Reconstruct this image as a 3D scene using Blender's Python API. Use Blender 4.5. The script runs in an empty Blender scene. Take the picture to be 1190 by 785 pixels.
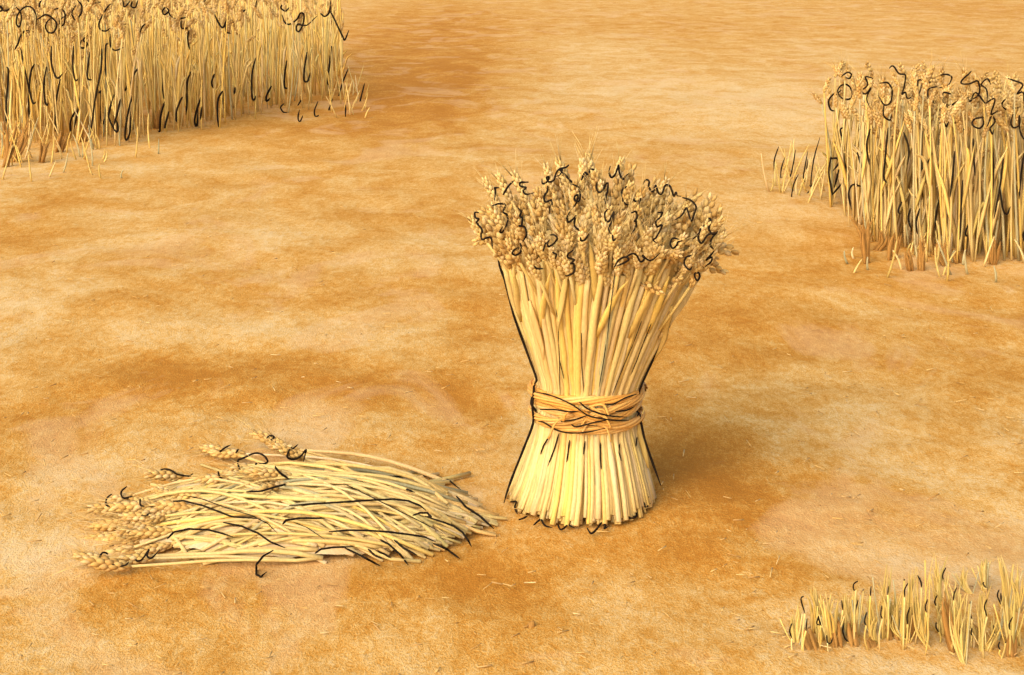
import bpy, bmesh, math, random
from mathutils import Vector, Matrix, noise
random.seed(11)
sc = bpy.context.scene
C = sc.collection
U = random.uniform

# ------------------------------------------------------------------ camera
F = 1800.0                       # focal length in units of a 1190-wide picture
CAMH = 1.6
PITCH = math.atan(467.5 / F)
cam_d = bpy.data.cameras.new('camera'); cam = bpy.data.objects.new('camera', cam_d); C.objects.link(cam)
cam.location = (0, 0, CAMH); cam.rotation_euler = (math.pi/2 - PITCH, 0, 0)
cam_d.sensor_width = 36; cam_d.lens = 36 * F / 1190; cam_d.clip_start = .05; cam_d.clip_end = 2000
sc.camera = cam
cp, sp = math.cos(PITCH), math.sin(PITCH)
EYE = Vector((0, 0, CAMH))
def ray(px, py):
    x, y = (px - 595) / F, (392.5 - py) / F
    return Vector((x, cp + y * sp, -sp + y * cp))
def G(px, py, z=0.0):                       # point of the ground (or of a level z) seen at a place of the picture
    d = ray(px, py); t = (z - CAMH) / d.z
    return EYE + d * t
def P(px, py, Y):                           # point at distance Y
    d = ray(px, py); return EYE + d * (Y / d.y)
def ppm(p):                                 # picture units per metre at a point
    v = Vector(p) - EYE
    return F / (v.y * cp - v.z * sp)

# ------------------------------------------------------------------ materials
def nt(name):
    m = bpy.data.materials.new(name); m.use_nodes = True
    t = m.node_tree; b = t.nodes['Principled BSDF']
    b.inputs['Specular IOR Level'].default_value = .25
    return m, t, b
def N(t, kind, **kw):
    n = t.nodes.new(kind)
    for k, v in kw.items(): setattr(n, k, v)
    return n
def ramp(t, stops):
    r = N(t, 'ShaderNodeValToRGB'); e = r.color_ramp.elements
    while len(e) < len(stops): e.new(.5)
    for s, (p, c) in zip(e, stops): s.position = p; s.color = (*c, 1)
    return r
def straw_mat(name, stops, rough=.6, streak=.35, axis=(30, 30, 2.2), blot=.5, blot_col=(.5, .3, .1), bump=.25):
    m, t, b = nt(name)
    oi = N(t, 'ShaderNodeObjectInfo'); ge = N(t, 'ShaderNodeNewGeometry')
    ad = N(t, 'ShaderNodeMath', operation='ADD'); fr = N(t, 'ShaderNodeMath', operation='FRACT')
    t.links.new(oi.outputs['Random'], ad.inputs[0]); t.links.new(ge.outputs['Random Per Island'], ad.inputs[1])
    t.links.new(ad.outputs[0], fr.inputs[0])
    r = ramp(t, stops); t.links.new(fr.outputs[0], r.inputs[0])
    tc = N(t, 'ShaderNodeTexCoord'); mp = N(t, 'ShaderNodeMapping'); mp.inputs['Scale'].default_value = axis
    t.links.new(tc.outputs['Object'], mp.inputs[0])
    no = N(t, 'ShaderNodeTexNoise'); no.inputs['Scale'].default_value = 6; no.inputs['Detail'].default_value = 4
    t.links.new(mp.outputs[0], no.inputs[0])
    mx = N(t, 'ShaderNodeMix', data_type='RGBA', blend_type='MULTIPLY'); mx.inputs[0].default_value = streak
    r2 = ramp(t, [(.3, (.55, .5, .42)), (.65, (1.1, 1.1, 1.1))])
    t.links.new(no.outputs[0], r2.inputs[0]); t.links.new(r.outputs[0], mx.inputs[6]); t.links.new(r2.outputs[0], mx.inputs[7])
    n2 = N(t, 'ShaderNodeTexNoise'); n2.inputs['Scale'].default_value = 9; n2.inputs['Detail'].default_value = 3
    t.links.new(tc.outputs['Object'], n2.inputs[0])
    r3 = ramp(t, [(.52, (0, 0, 0)), (.72, (blot,) * 3)]); t.links.new(n2.outputs[0], r3.inputs[0])
    m2 = N(t, 'ShaderNodeMix', data_type='RGBA'); m2.inputs[7].default_value = (*blot_col, 1)
    t.links.new(r3.outputs[0], m2.inputs[0]); t.links.new(mx.outputs[2], m2.inputs[6])
    t.links.new(m2.outputs[2], b.inputs['Base Color'])
    bp = N(t, 'ShaderNodeBump'); bp.inputs['Strength'].default_value = bump; bp.inputs['Distance'].default_value = .004
    t.links.new(no.outputs[0], bp.inputs['Height']); t.links.new(bp.outputs[0], b.inputs['Normal'])
    b.inputs['Roughness'].default_value = rough
    return m
PALE = [(0, (.58, .385, .115)), (.2, (.62, .44, .155)), (.42, (.65, .475, .19)), (.6, (.60, .41, .12)), (.75, (.54, .41, .15)), (.88, (.64, .48, .24)), (1, (.58, .36, .10))]
GOLD = [(0, (.68, .44, .09)), (.3, (.72, .50, .14)), (.5, (.66, .40, .075)), (.7, (.60, .48, .16)), (.85, (.72, .53, .20)), (1, (.62, .36, .07))]
CREAM = [(0, (.62, .41, .135)), (.3, (.65, .47, .19)), (.5, (.58, .41, .14)), (.7, (.52, .41, .14)), (.85, (.64, .48, .26)), (1, (.60, .37, .11))]
EARS = [(0, (.50, .30, .08)), (.25, (.56, .36, .115)), (.45, (.41, .22, .05)), (.65, (.63, .44, .19)), (.8, (.52, .32, .085)), (1, (.63, .45, .17))]
M = {
    'pale': straw_mat('pale_straw', PALE), 'gold': straw_mat('golden_straw', GOLD), 'cream': straw_mat('cream_straw', CREAM),
    'grey': straw_mat('grey_green_straw', [(0, (.36, .32, .16)), (.5, (.45, .37, .17)), (1, (.30, .28, .15))]),
    'ear': straw_mat('grain_ear', EARS, rough=.75, axis=(8, 8, 8), blot=.4, blot_col=(.50, .31, .09)),
    'pale_ear': straw_mat('pale_grain_ear', [(0, (.60, .41, .14)), (.3, (.66, .48, .19)), (.6, (.54, .36, .11)), (1, (.68, .50, .24))], rough=.75, axis=(8, 8, 8), blot=.4, blot_col=(.46, .27, .08)),
    'chaff': straw_mat('chaff_bits', [(0, (.50, .28, .07)), (.4, (.58, .38, .13)), (.7, (.36, .18, .04)), (1, (.62, .43, .18))]),
    'awn': straw_mat('fine_awn', [(0, (.50, .33, .09)), (1, (.58, .41, .14))]),
    'ink': straw_mat('blackened_straw', [(0, (.012, .008, .005)), (.5, (.020, .013, .007)), (1, (.010, .007, .005))], rough=.8, blot=.2, blot_col=(.06, .034, .014)),
    'tie': straw_mat('orange_straw_rope', [(0, (.64, .31, .055)), (.35, (.70, .40, .10)), (.6, (.60, .27, .04)), (1, (.68, .44, .15))], blot=.3, blot_col=(.55, .22, .04)),
    'brown': straw_mat('brown_dead_blade', [(0, (.30, .135, .022)), (.5, (.36, .175, .035)), (1, (.26, .115, .018))], rough=.8),
    'olive': straw_mat('olive_gold_blade', [(0, (.52, .34, .075)), (.3, (.60, .39, .10)), (.6, (.46, .33, .08)), (1, (.62, .43, .14))], rough=.7, axis=(40, 40, 3)),
}
# soil
def soil_mat():
    m, t, b = nt('dry_ochre_soil')
    L = t.links.new
    at = N(t, 'ShaderNodeAttribute', attribute_name='soil_tone')
    tc = N(t, 'ShaderNodeTexCoord')
    mp = N(t, 'ShaderNodeMapping'); mp.inputs['Scale'].default_value = (1, .62, 1); L(tc.outputs['Object'], mp.inputs[0])
    def noi(s, d, r=.6, dist=0, v=mp):
        n = N(t, 'ShaderNodeTexNoise'); n.inputs['Scale'].default_value = s; n.inputs['Detail'].default_value = d
        n.inputs['Roughness'].default_value = r; n.inputs['Distortion'].default_value = dist
        L(v.outputs[0] if v is mp else tc.outputs['Object'], n.inputs[0]); return n
    def math_(op, a, bb, c=None):
        n = N(t, 'ShaderNodeMath', operation=op)
        for i, x in enumerate((a, bb, c)):
            if x is None: continue
            if isinstance(x, (int, float)): n.inputs[i].default_value = x
            else: L(x, n.inputs[i])
        return n.outputs[0]
    a = noi(2.6, 6, .62, .8); f = noi(14, 5, .65, .3); g = noi(170, 2, .6); gg = noi(420, 1)
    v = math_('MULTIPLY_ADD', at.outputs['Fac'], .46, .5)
    v = math_('MULTIPLY_ADD', math_('SUBTRACT', a.outputs[0], .5), 1.25, v)
    v = math_('MULTIPLY_ADD', math_('SUBTRACT', f.outputs[0], .5), .7, v)
    v = math_('MULTIPLY_ADD', math_('SUBTRACT', g.outputs[0], .5), 1.0, v)
    v = math_('MULTIPLY_ADD', math_('SUBTRACT', gg.outputs[0], .5), .8, v)
    k2 = N(t, 'ShaderNodeTexNoise'); k2.inputs['Scale'].default_value = 48; k2.inputs['Detail'].default_value = 3
    m3 = N(t, 'ShaderNodeMapping'); m3.inputs['Scale'].default_value = (1, .5, 1); L(tc.outputs['Object'], m3.inputs[0]); L(m3.outputs[0], k2.inputs[0])
    v = math_('MULTIPLY_ADD', math_('SUBTRACT', k2.outputs[0], .5), .7, v)
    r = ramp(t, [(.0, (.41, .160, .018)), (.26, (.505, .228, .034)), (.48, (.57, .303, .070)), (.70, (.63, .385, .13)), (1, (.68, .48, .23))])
    L(v, r.inputs[0])
    # crusts with sharp dried rims, paler and pinker
    w = noi(1.3, 5, .6, 1.2)
    r2 = ramp(t, [(.54, (0, 0, 0)), (.60, (.35,) * 3), (.75, (.55,) * 3)]); L(w.outputs[0], r2.inputs[0])
    mx = N(t, 'ShaderNodeMix', data_type='RGBA'); mx.inputs[7].default_value = (.67, .43, .21, 1)
    L(math_('MULTIPLY', r2.outputs[0], .75), mx.inputs[0]); L(r.outputs[0], mx.inputs[6])
    # specks
    vo = N(t, 'ShaderNodeTexVoronoi'); vo.inputs['Scale'].default_value = 26; L(tc.outputs['Object'], vo.inputs[0])
    lt = math_('LESS_THAN', vo.outputs['Distance'], .09)
    sel = N(t, 'ShaderNodeSeparateColor'); L(vo.outputs['Color'], sel.inputs[0])
    sp_ = math_('MULTIPLY', lt, math_('GREATER_THAN', sel.outputs[0], .9))
    m2 = N(t, 'ShaderNodeMix', data_type='RGBA'); m2.inputs[7].default_value = (.26, .11, .03, 1)
    L(math_('MULTIPLY', sp_, .6), m2.inputs[0]); L(mx.outputs[2], m2.inputs[6])
    L(m2.outputs[2], b.inputs['Base Color'])
    b.inputs['Roughness'].default_value = .95; b.inputs['Specular IOR Level'].default_value = .08
    h = math_('MULTIPLY_ADD', g.outputs[0], .5, math_('MULTIPLY_ADD', f.outputs[0], 1.0, math_('MULTIPLY', gg.outputs[0], .25)))
    bp = N(t, 'ShaderNodeBump'); bp.inputs['Strength'].default_value = .55; bp.inputs['Distance'].default_value = .016
    L(h, bp.inputs['Height']); L(bp.outputs[0], b.inputs['Normal'])
    return m
M['soil'] = soil_mat()
M['ink'].node_tree.nodes['Principled BSDF'].inputs['Specular IOR Level'].default_value = .04

# ------------------------------------------------------------------ mesh helpers
class MB:
    def __init__(s): s.v = []; s.f = []
    def tube(s, pts, r, sides=5, flat=1.0, cap=True):
        pts = [Vector(p) for p in pts]
        n = len(pts)
        if n < 2: return s
        rr = r if isinstance(r, (list, tuple)) else [r] * n
        b0 = len(s.v); ref = None
        for i, p in enumerate(pts):
            d = (pts[min(i+1, n-1)] - pts[max(i-1, 0)])
            if d.length < 1e-9: d = Vector((0, 0, 1))
            d.normalize()
            if ref is None:
                ref = d.cross(Vector((0, 1, 0)) if abs(d.y) < .9 else Vector((1, 0, 0))).normalized()
            ref = (ref - d * ref.dot(d))
            if ref.length < 1e-6: ref = d.orthogonal()
            ref.normalize(); bi = d.cross(ref)
            for k in range(sides):
                a = 2 * math.pi * k / sides
                s.v.append(p + ref * (math.cos(a) * rr[i]) + bi * (math.sin(a) * rr[i] * flat))
        for i in range(n-1):
            for k in range(sides):
                a, b = b0 + i*sides + k, b0 + i*sides + (k+1) % sides
                s.f.append((a, b, b + sides, a + sides))
        if cap:
            s.f.append(tuple(b0 + k for k in reversed(range(sides))))
            s.f.append(tuple(b0 + (n-1)*sides + k for k in range(sides)))
        return s
    def blob(s, c, ax, length, w, seg=6, rings=4):         # pointed ellipsoid along ax
        ax = Vector(ax).normalized(); o = ax.orthogonal().normalized(); q = ax.cross(o)
        pts = [Vector(c) + ax * (length * (i / rings - .5)) for i in range(rings+1)]
        rad = [max(.06, math.sin(math.pi * (.06 + .9 * i / rings)) ** .8) * w for i in range(rings+1)]
        return s.tube(pts, rad, seg)
    def build(s, name, mat, parent=None, origin=None, smooth=True):
        o0 = Vector(origin) if origin is not None else Vector((0, 0, 0))
        me = bpy.data.meshes.new(name); me.from_pydata([tuple(v - o0) for v in s.v], [], s.f); me.update()
        if smooth: me.polygons.foreach_set('use_smooth', [True] * len(me.polygons))
        me.materials.append(mat)
        o = bpy.data.objects.new(name, me); C.objects.link(o)
        if parent is not None:
            o.parent = parent
        else: o.location = o0
        return o
def tag(o, label=None, cat=None, group=None, kind=None):
    if label: o['label'] = label
    if cat: o['category'] = cat
    if group: o['group'] = group
    if kind: o['kind'] = kind
    return o
def thing(name, loc, label, cat, group=None):
    o = bpy.data.objects.new(name, None); C.objects.link(o); o.location = loc; o.empty_display_size = .05
    return tag(o, label, cat, group)
def smooth(pts, k=4):                                       # Catmull-Rom
    if len(pts) < 3: 
        a, b = Vector(pts[0]), Vector(pts[-1]); return [a.lerp(b, i/3) for i in range(4)]
    q = [Vector(p) for p in pts]; q = [q[0]*2 - q[1]] + q + [q[-1]*2 - q[-2]]
    out = []
    for i in range(1, len(q)-2):
        for j in range(k):
            t = j / k; a, b, c, d = q[i-1], q[i], q[i+1], q[i+2]
            out.append(.5 * ((2*b) + (c-a)*t + (2*a - 5*b + 4*c - d)*t*t + (3*b - a - 3*c + d)*t**3))
    out.append(q[-2]); return out
def taper(n, r, a=.55, b=.35):
    out = []
    for i in range(n):
        t = i / max(1, n-1); e = min(1, a + t*4) * min(1, b + (1-t)*4); out.append(r * e * U(.88, 1.1))
    return out
def region(x0, y0, s, strokes): return [[(x0 + x/s, y0 + y/s) for x, y in st] for st in strokes]
def cen(st): return (sum(p[0] for p in st)/len(st), sum(p[1] for p in st)/len(st))

# three ear shapes, shared by every ear that is not its own mesh
def ear_mb(L, W, seed, coarse=False):
    rnd = random.Random(seed); m = MB(); n = 6 if coarse else 10
    for i in range(n):
        t = i / (n-1); w = W * (.55 + .75 * math.sin(math.pi * (.12 + .78 * t)))
        for k in range(2 if coarse else 3):
            a = k * 2*math.pi/(2 if coarse else 3) + i * 1.05 + rnd.uniform(-.2, .2)
            d = Vector((math.cos(a), math.sin(a), 0))
            c = Vector((0, 0, t * L)) + d * (w * .42)
            m.blob(c, Vector((0, 0, 1)) + d * .28, L * .26, w * .38, 5, 3 if coarse else 4)
    if not coarse:
        for k in range(7):
            a = rnd.uniform(0, 6.28); z = rnd.uniform(.3, 1.0) * L; d = Vector((math.cos(a), math.sin(a), 0))
            p0 = Vector((0, 0, z)) + d * W * .5; l = rnd.uniform(.05, .085)
            m.tube([p0, p0 + Vector((0, 0, l*.5)) + d * l * .16, p0 + Vector((0, 0, l)) + d * l * rnd.uniform(.25, .5)], [.0011, .0008, .0004], 3)
    return m
EAR_ME = []
for k in range(4):
    o = ear_mb(.085, .0165, k).build('ear', M['ear'] if k % 2 else M['pale_ear']); EAR_ME.append(o.data); bpy.data.objects.remove(o)
EAR_LOW = ear_mb(.085, .019, 9, True)
def rot_to(d, roll=0):
    return Vector((0, 0, 1)).rotation_difference(Vector(d).normalized()).to_matrix().to_4x4() @ Matrix.Rotation(roll, 4, 'Z')
EAR_AT = {}
def ear(parent, pos, d, scale=1.0, name='ear', tan=.5):
    o = bpy.data.objects.new(name, EAR_ME[random.choice((1, 3)) if U(0, 1) < tan else random.choice((0, 2))]); C.objects.link(o); o.parent = parent
    m = Matrix.Translation(Vector(pos) - parent.location) @ rot_to(d, U(0, 6)) @ Matrix.Scale(scale, 4)
    o.matrix_local = m; EAR_AT[o.name] = Matrix.Translation(parent.location) @ m
    return o
def attach(o, e, base):                                      # sub-part of an ear, kept where it was built
    o.parent = e; o.matrix_parent_inverse = EAR_AT[e.name].inverted(); o.location = base
    return o
def stamp(m, src, mat):
    b = len(m.v); m.v += [mat @ v for v in src.v]; m.f += [tuple(i + b for i in f) for f in src.f]

# ------------------------------------------------------------------ ground
TONES = [  # where the soil is burnt orange (-) or pale (+), plus the sheaf's painted shadow (-): picture place, half sizes, amount
 (480,45,110,45,-.75),(430,125,70,40,-.45),(350,200,120,25,-.1),(390,330,150,22,-.35),(160,290,90,22,-.3),(330,440,170,28,-.55),
 (430,470,110,22,-.5),(110,470,110,26,-.5),(560,360,36,50,-.35),(900,300,150,22,-.5),(870,370,120,30,-.5),(850,440,70,50,-.45),
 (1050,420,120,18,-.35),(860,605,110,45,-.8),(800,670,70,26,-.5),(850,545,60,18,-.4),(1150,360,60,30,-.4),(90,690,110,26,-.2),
 (330,690,200,22,-.55),(560,680,80,18,-.4),(650,650,120,18,-.35),(1140,10,60,18,-.3),(490,100,60,30,-.5),(800,40,120,18,-.25),
 (1090,520,110,20,-.3),(960,575,90,18,-.3),(70,255,40,60,-.35),(130,205,70,16,-.35),(560,470,40,30,-.3),(760,420,22,80,-.4),  # last entry paints the brown shadow right of the sheaf into the soil
 (770,540,22,60,-.35),(470,250,60,18,-.4),(600,700,200,26,-.25),(450,760,300,18,-.1),(30,480,30,60,-.3),  # first entry carries that painted sheaf shadow down towards its foot
 (80,190,90,26,.35),(270,190,120,32,.55),(60,340,70,36,.5),(280,270,150,26,.5),(160,390,150,22,.35),(40,640,60,50,.75),
 (100,560,60,22,.6),(700,110,200,26,.4),(690,60,60,18,.5),(900,130,120,36,.45),(1000,540,130,34,.25),(1080,480,90,26,.35),(900,450,60,26,.25),
 (980,645,200,14,.5),(1000,720,140,26,.35),(500,180,90,32,.3),(330,385,110,18,.5),(850,245,60,26,.5),(520,310,90,18,.3),
 (60,760,160,18,.3),(1100,770,160,14,.6),(90,440,60,20,.4),(210,500,60,16,.4),(370,520,110,22,.4),(930,60,120,20,.3),
 (440,640,110,14,.5),(250,655,90,12,.3),(870,660,40,10,.3),(1180,580,40,14,.6),(600,440,30,20,.3),(820,330,40,14,.2)]
def make_ground():
    ys = []
    y = 1.0
    while y < 60: ys.append(y); y *= 1.0125
    ys = [-300, -60, -12, -3, 0, .5] + ys + [90, 150, 300, 700, 1500]
    us = [-60, -20, -6, -2.4] + [-1.2 + 2.4 * i / 180 for i in range(181)] + [2.4, 6, 20, 60]
    bl = []
    for (px, py, rx, ry, a) in TONES:
        c = G(px, py); ex = abs(G(px + rx, py).x - c.x); ey = abs(G(px, py - ry).y - G(px, py + ry).y) / 2
        bl.append((c.x, c.y, ex, ey, a))
    v = []; f = []; tone = []
    for yy in ys:
        s = max(1.5, abs(yy) * .42 + .7) if abs(yy) < 100 else abs(yy) * .42
        for u in us:
            x = u * s; q = Vector((x, yy, 0))
            near = 0 < yy < 60 and abs(u) < 2
            z = 0
            t = 0
            if near:
                z = .010 * noise.fractal(q * 2.3, .9, 2.0, 4) + .02 * noise.noise(q * .5)
                z *= min(1, max(0, (yy - .5)))
                wx = x + s * .07 * noise.noise(q * (2.2 / s) + Vector((7, 0, 0))) + s*.05 * noise.noise(q * (6 / s)); wy = yy + yy * .07 * noise.noise(q * (2.6 / s) + Vector((0, 9, 3)))
                for cx, cy, ex, ey, a in bl:
                    d = ((wx - cx) / ex) ** 2 + ((wy - cy) / ey) ** 2
                    if d < 5: t += a * math.exp(-d * .75)
            v.append((x, yy, z)); tone.append(max(-1, min(1, t)))
    n = len(us)
    for j in range(len(ys) - 1):
        for i in range(n - 1): f.append((j*n+i, j*n+i+1, (j+1)*n+i+1, (j+1)*n+i))
    me = bpy.data.meshes.new('ground'); me.from_pydata(v, [], f); me.update()
    me.polygons.foreach_set('use_smooth', [True] * len(f))
    at = me.attributes.new('soil_tone', 'FLOAT', 'POINT'); at.data.foreach_set('value', tone)
    me.materials.append(M['soil']); o = bpy.data.objects.new('ground', me); C.objects.link(o)
    tag(o, 'dry ochre soil of the harvested field', 'ground', kind='structure')
make_ground()

# ------------------------------------------------------------------ the sheaf
BASE = G(676, 577); SY = BASE.y
prof_px = [ # picture y, left x, right x of the bundle
 (577,586,765),(550,600,757),(520,611,748),(500,618,741),(478,622,739),(455,623,741),(440,624,746),(415,614,758),(390,607,771),(350,592,792),(328,586,803),(300,579,818),(270,571,828),(240,567,834)]
PROF = []
for y, l, r in prof_px:
    a, b = P(l, y, SY), P(r, y, SY); PROF.append((a.z, (a.x + b.x)/2, (b.x - a.x)/2))
PROF[0] = (0.0, PROF[0][1], PROF[0][2])
def prof(z):
    if z <= PROF[0][0]: return PROF[0][1], PROF[0][2]
    for (z0, c0, r0), (z1, c1, r1) in zip(PROF, PROF[1:]):
        if z <= z1:
            t = (z - z0) / (z1 - z0); return c0 + (c1-c0)*t, r0 + (r1-r0)*t
    (z0, c0, r0), (z1, c1, r1) = PROF[-2], PROF[-1]
    t = (z - z1) / (z1 - z0); return c1 + (c1-c0)*t, r1 + (r1-r0)*t*.6
ZRIM = PROF[-2][0]; ZBAND = [P(680, 456, SY - .10).z, P(680, 499, SY - .10).z]
def on_sheaf(px, py, off=.006):
    d = ray(px, py); t0 = (SY - .6) / d.y; t1 = SY / d.y; best = None
    n = 160
    for i in range(n + 1):
        t = t0 + (t1 - t0) * i / n; p = EYE + d * t
        c, r = prof(p.z)
        zt = ZRIM + .12 * max(0, 1 - ((p.x-c)**2 + (p.y-SY)**2) / (.36**2))
        if p.z <= zt + off and (p.x - c)**2 + (p.y - SY)**2 <= (r + off)**2: return p
        q = abs((p.x - c)**2 + (p.y - SY)**2 - r*r)
    return EYE + d * t1
sheaf = thing('wheat_sheaf', BASE, 'tall bound sheaf of pale straw standing upright, with brown ears and an orange tie', 'sheaf')
def straw_path(th, rho, zt, tw, zb):
    pts = []
    for i in range(15):
        z = zb + (zt - zb) * i / 14
        c, r = prof(z); a = th + tw * (z - .35)
        k = rho * (1 + .012 * math.sin(th * 31 + z * 5))
        pts.append(Vector((c + k * r * math.cos(a), SY + k * r * math.sin(a) * (1 + .24 * max(0, 1 - z/.22)), z)))
    return pts
inner = MB(); inner_ears = MB()
def hollow(th, rho, k): return rho * (1 + .012 * math.sin(k * 1.7 + th * 9))
for ring in range(18):                          # the packed middle of the bundle
    z = .06 + (ZRIM * .97 - .06) * ring / 17; c, r = prof(z)
    for k in range(96):
        a = 2*math.pi*k/96; q = (.915 if ring else .80) + .018 * math.sin(k * 2.4)
        inner.v.append(Vector((c + q*r*math.cos(a), SY + q*r*math.sin(a), z)))
for ring in range(17):
    for k in range(96):
        a, b = ring*96 + k, ring*96 + (k+1) % 96
        inner.f.append((a, b, b + 96, a + 96))
inner.f.append(tuple(17*96 + k for k in range(96)))
sheaf_ends = []
def zend(rho): return ZRIM - .035 + .11 * (1 - rho**2) + U(-.05, .03)
# the straws one sees: the camera-facing outside of the bundle
for i in range(60):
    th = -math.pi * (-.02 + 1.04 * (i + U(.2, .8)) / 60); rho = U(.93, .975)
    zt = zend(rho) - U(0, .06)
    pts = straw_path(th, rho, zt, U(-.16, .16), abs(U(0, .03)))
    r = U(.0048, .0092)
    nd = (random.randint(3, 5), random.randint(8, 11)); rad = [r * (1.0 + .1 * j / 14) * (1.28 if j in nd else 1) for j in range(15)]
    mat = random.choices([M['pale'], M['gold'], M['grey'], M['cream']], [6, 3, .8, 3])[0]
    MB().tube(pts, rad, 6).build('straw', mat, sheaf, BASE)
    sheaf_ends.append((pts[-1], (pts[-1] - pts[-2]).normalized(), rho))
for i in range(620):
    th = U(0, 2*math.pi); rho = math.sqrt(U(.0, .97)) if i > 330 else U(.84, .95)
    zt = zend(rho); pts = straw_path(th, rho, zt, U(-.14, .14), abs(U(0, .035)))
    r = U(.004, .0085); inner.tube(pts, [r * (1 + .12*j/14) for j in range(15)], 5)
    if i % 3 == 0: sheaf_ends.append((pts[-1], (pts[-1] - pts[-2]).normalized(), rho))
for i in range(26):
    th = -math.pi * U(.02, .98); z0 = U(.1, .95) * ZRIM; up = random.choice((1, 1, -1)); pts = []
    if ZBAND[1] - .12 < z0 < ZBAND[0] + .12: continue
    dth = U(-.25, .25)
    for j in range(6):
        z = max(.02, z0 + up * .035 * j); c, r = prof(min(z, ZRIM)); a = th + dth * j / 5; rr = r * .985 + .004 + .0012 * j * j * U(.2, 1)
        pts.append(Vector((c + rr * math.cos(a), SY + rr * math.sin(a), z)))
    MB().tube(pts, [.004, .009, .010, .009, .006, .0015], 5, .18).build('dry_leaf', random.choice([M['cream'], M['gold'], M['olive']]), sheaf, BASE)
o = inner.build('packed_straw', M['pale'], sheaf, BASE); tag(o, kind='stuff')
# ears: the 96 of the outside and the crest as parts, those behind them as one mass
cand = sorted(sheaf_ends, key=lambda e: (e[0].y - SY) - .5 * (e[0].z - ZRIM))
n_ear = 0
ear_spots = []
for j, (p, d, rho) in enumerate(cand):
    out = Vector((p.x - prof(ZRIM)[0], p.y - SY, 0)); out = out.normalized() if out.length > .01 else Vector((0, 0, 0))
    dd = (d + out * U(-.15, .4) * rho + Vector((U(-.35, .35), U(-.35, .35), U(-.35, .25)))).normalized()
    if rho > .85 and U(0, 1) < .3: dd = (dd + Vector((0, 0, -U(.3, 1.0)))).normalized()
    sc_ = U(.75, 1.2)
    if j < 50:
        e = ear(sheaf, p, dd, sc_); ear_spots.append((p, e))
    elif U(0, 1) < .75: stamp(inner_ears, EAR_LOW, Matrix.Translation(p) @ rot_to(dd, U(0, 6)) @ Matrix.Scale(sc_, 4))
o = inner_ears.build('packed_ears', M['ear'], sheaf, BASE); tag(o, kind='stuff')

def ink_tube(pts, px_w, wob=.0):
    q = smooth(pts)
    if wob:
        ph = U(0, 6)
        q = [p + Vector((0, wob * math.sin(ph + i * .55), 0)) for i, p in enumerate(q)]
    r = px_w * .40 / ppm(q[0])
    return MB().tube(q, taper(len(q), r), 6)
# traced dark awns of the sheaf's head
S1 = region(530, 180, 3.57, [
 [(160,188),(163,150),(160,138),(178,135)],[(195,165),(215,135),(240,108)],[(300,112),(270,115),(265,130),(290,135),(278,150),(290,165),(325,155)],
 [(355,100),(360,120),(380,112),(385,90),(375,95),(385,115),(405,105),(412,85),(425,65),(440,60),(430,85),(415,92)],[(468,40),(452,55),(430,62),(455,85),(475,110),(495,118),(500,100)],
 [(380,128),(378,155),(365,175),(370,195),(395,190),(398,205),(388,215),(390,248)],[(482,120),(505,135),(515,160),(510,190),(495,192),(490,175),(505,165),(500,200),(480,228)],
 [(520,105),(535,75),(540,85),(530,108)],[(545,85),(560,60),(575,70),(575,108)],[(640,50),(635,75),(645,95),(660,85),(670,50),(675,46),(678,75),(690,100),(705,90),(718,78)],
 [(585,115),(583,140),(592,155),(610,145),(625,120),(632,118)],[(632,118),(628,150),(622,170),(620,212)],[(708,128),(690,150),(690,185),(705,205),(722,210)],
 [(742,180),(738,190),(750,195),(765,180),(755,215),(752,245)],
 [(775,125),(790,105),(800,110),(800,135),(815,155),(822,135),(830,130),(840,160),(855,158),(868,130),(885,128),(895,150),(905,175),(912,155),(918,170),(935,175)],
 [(940,180),(975,190),(995,215),(990,245),(975,275),(960,230),(955,225),(935,250),(905,272)],
 [(95,238),(78,242),(80,260),(95,265),(85,285),(105,305),(108,320),(103,335),(108,350),(125,345),(145,348),(150,370),(152,390)],
 [(150,210),(175,205),(205,210),(195,235),(210,250),(215,270),(205,300),(190,325),(182,318),(195,295)],
 [(258,222),(270,235),(265,258),(275,265),(270,295),(262,297),(285,300),(292,330),(285,350),(275,362)],[(265,368),(270,385),(265,405),(245,420),(233,408),(240,395),(258,388)],
 [(390,335),(410,335),(420,345),(405,372),(385,380),(378,365),(390,355)],[(372,362),(360,405)],[(400,405),(415,412),(412,435)],[(325,460),(335,475),(362,472)],
 [(485,395),(465,410),(465,430),(490,435),(475,450),(488,455),(492,475),(480,495),(460,505),(450,495)],[(470,235),(460,255),(465,280),(485,265),(498,255),(490,290),(510,310),(525,300)],
 [(515,340),(520,358),(535,355),(550,325)],[(630,225),(618,245),(620,270),(635,275),(655,240),(648,270),(635,300),(640,325),(665,322)],[(650,335),(652,355),(662,345)],
 [(725,240),(745,235),(752,260),(740,275),(745,270),(748,295),(725,328)],[(835,238),(855,240),(850,260),(828,275),(835,300),(855,295),(830,340),(818,355),(832,368)],
 [(655,465),(675,440),(705,425),(715,435),(690,455),(665,462)],[(700,430),(730,408),(750,420),(765,445),(780,430),(775,420),(805,440),(845,405)],
 [(925,350),(900,350),(888,370),(900,388),(915,380),(920,360),(940,355)],[(1025,300),(1050,265),(1055,275),(1050,310),(1065,330),(1085,315)],
 [(985,350),(1005,325),(1015,310),(1005,345),(1018,365),(1045,335),(1075,325),(1080,320)],[(1085,325),(1060,345),(1055,375),(1070,395)],
 [(975,415),(955,425),(948,455),(965,475),(980,465)],[(1070,400),(1050,420),(1040,440),(1060,425),(1055,445),(1035,468)],[(995,490),(990,505),(1000,520),(1012,505),(1005,490),(995,490)]])
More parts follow.
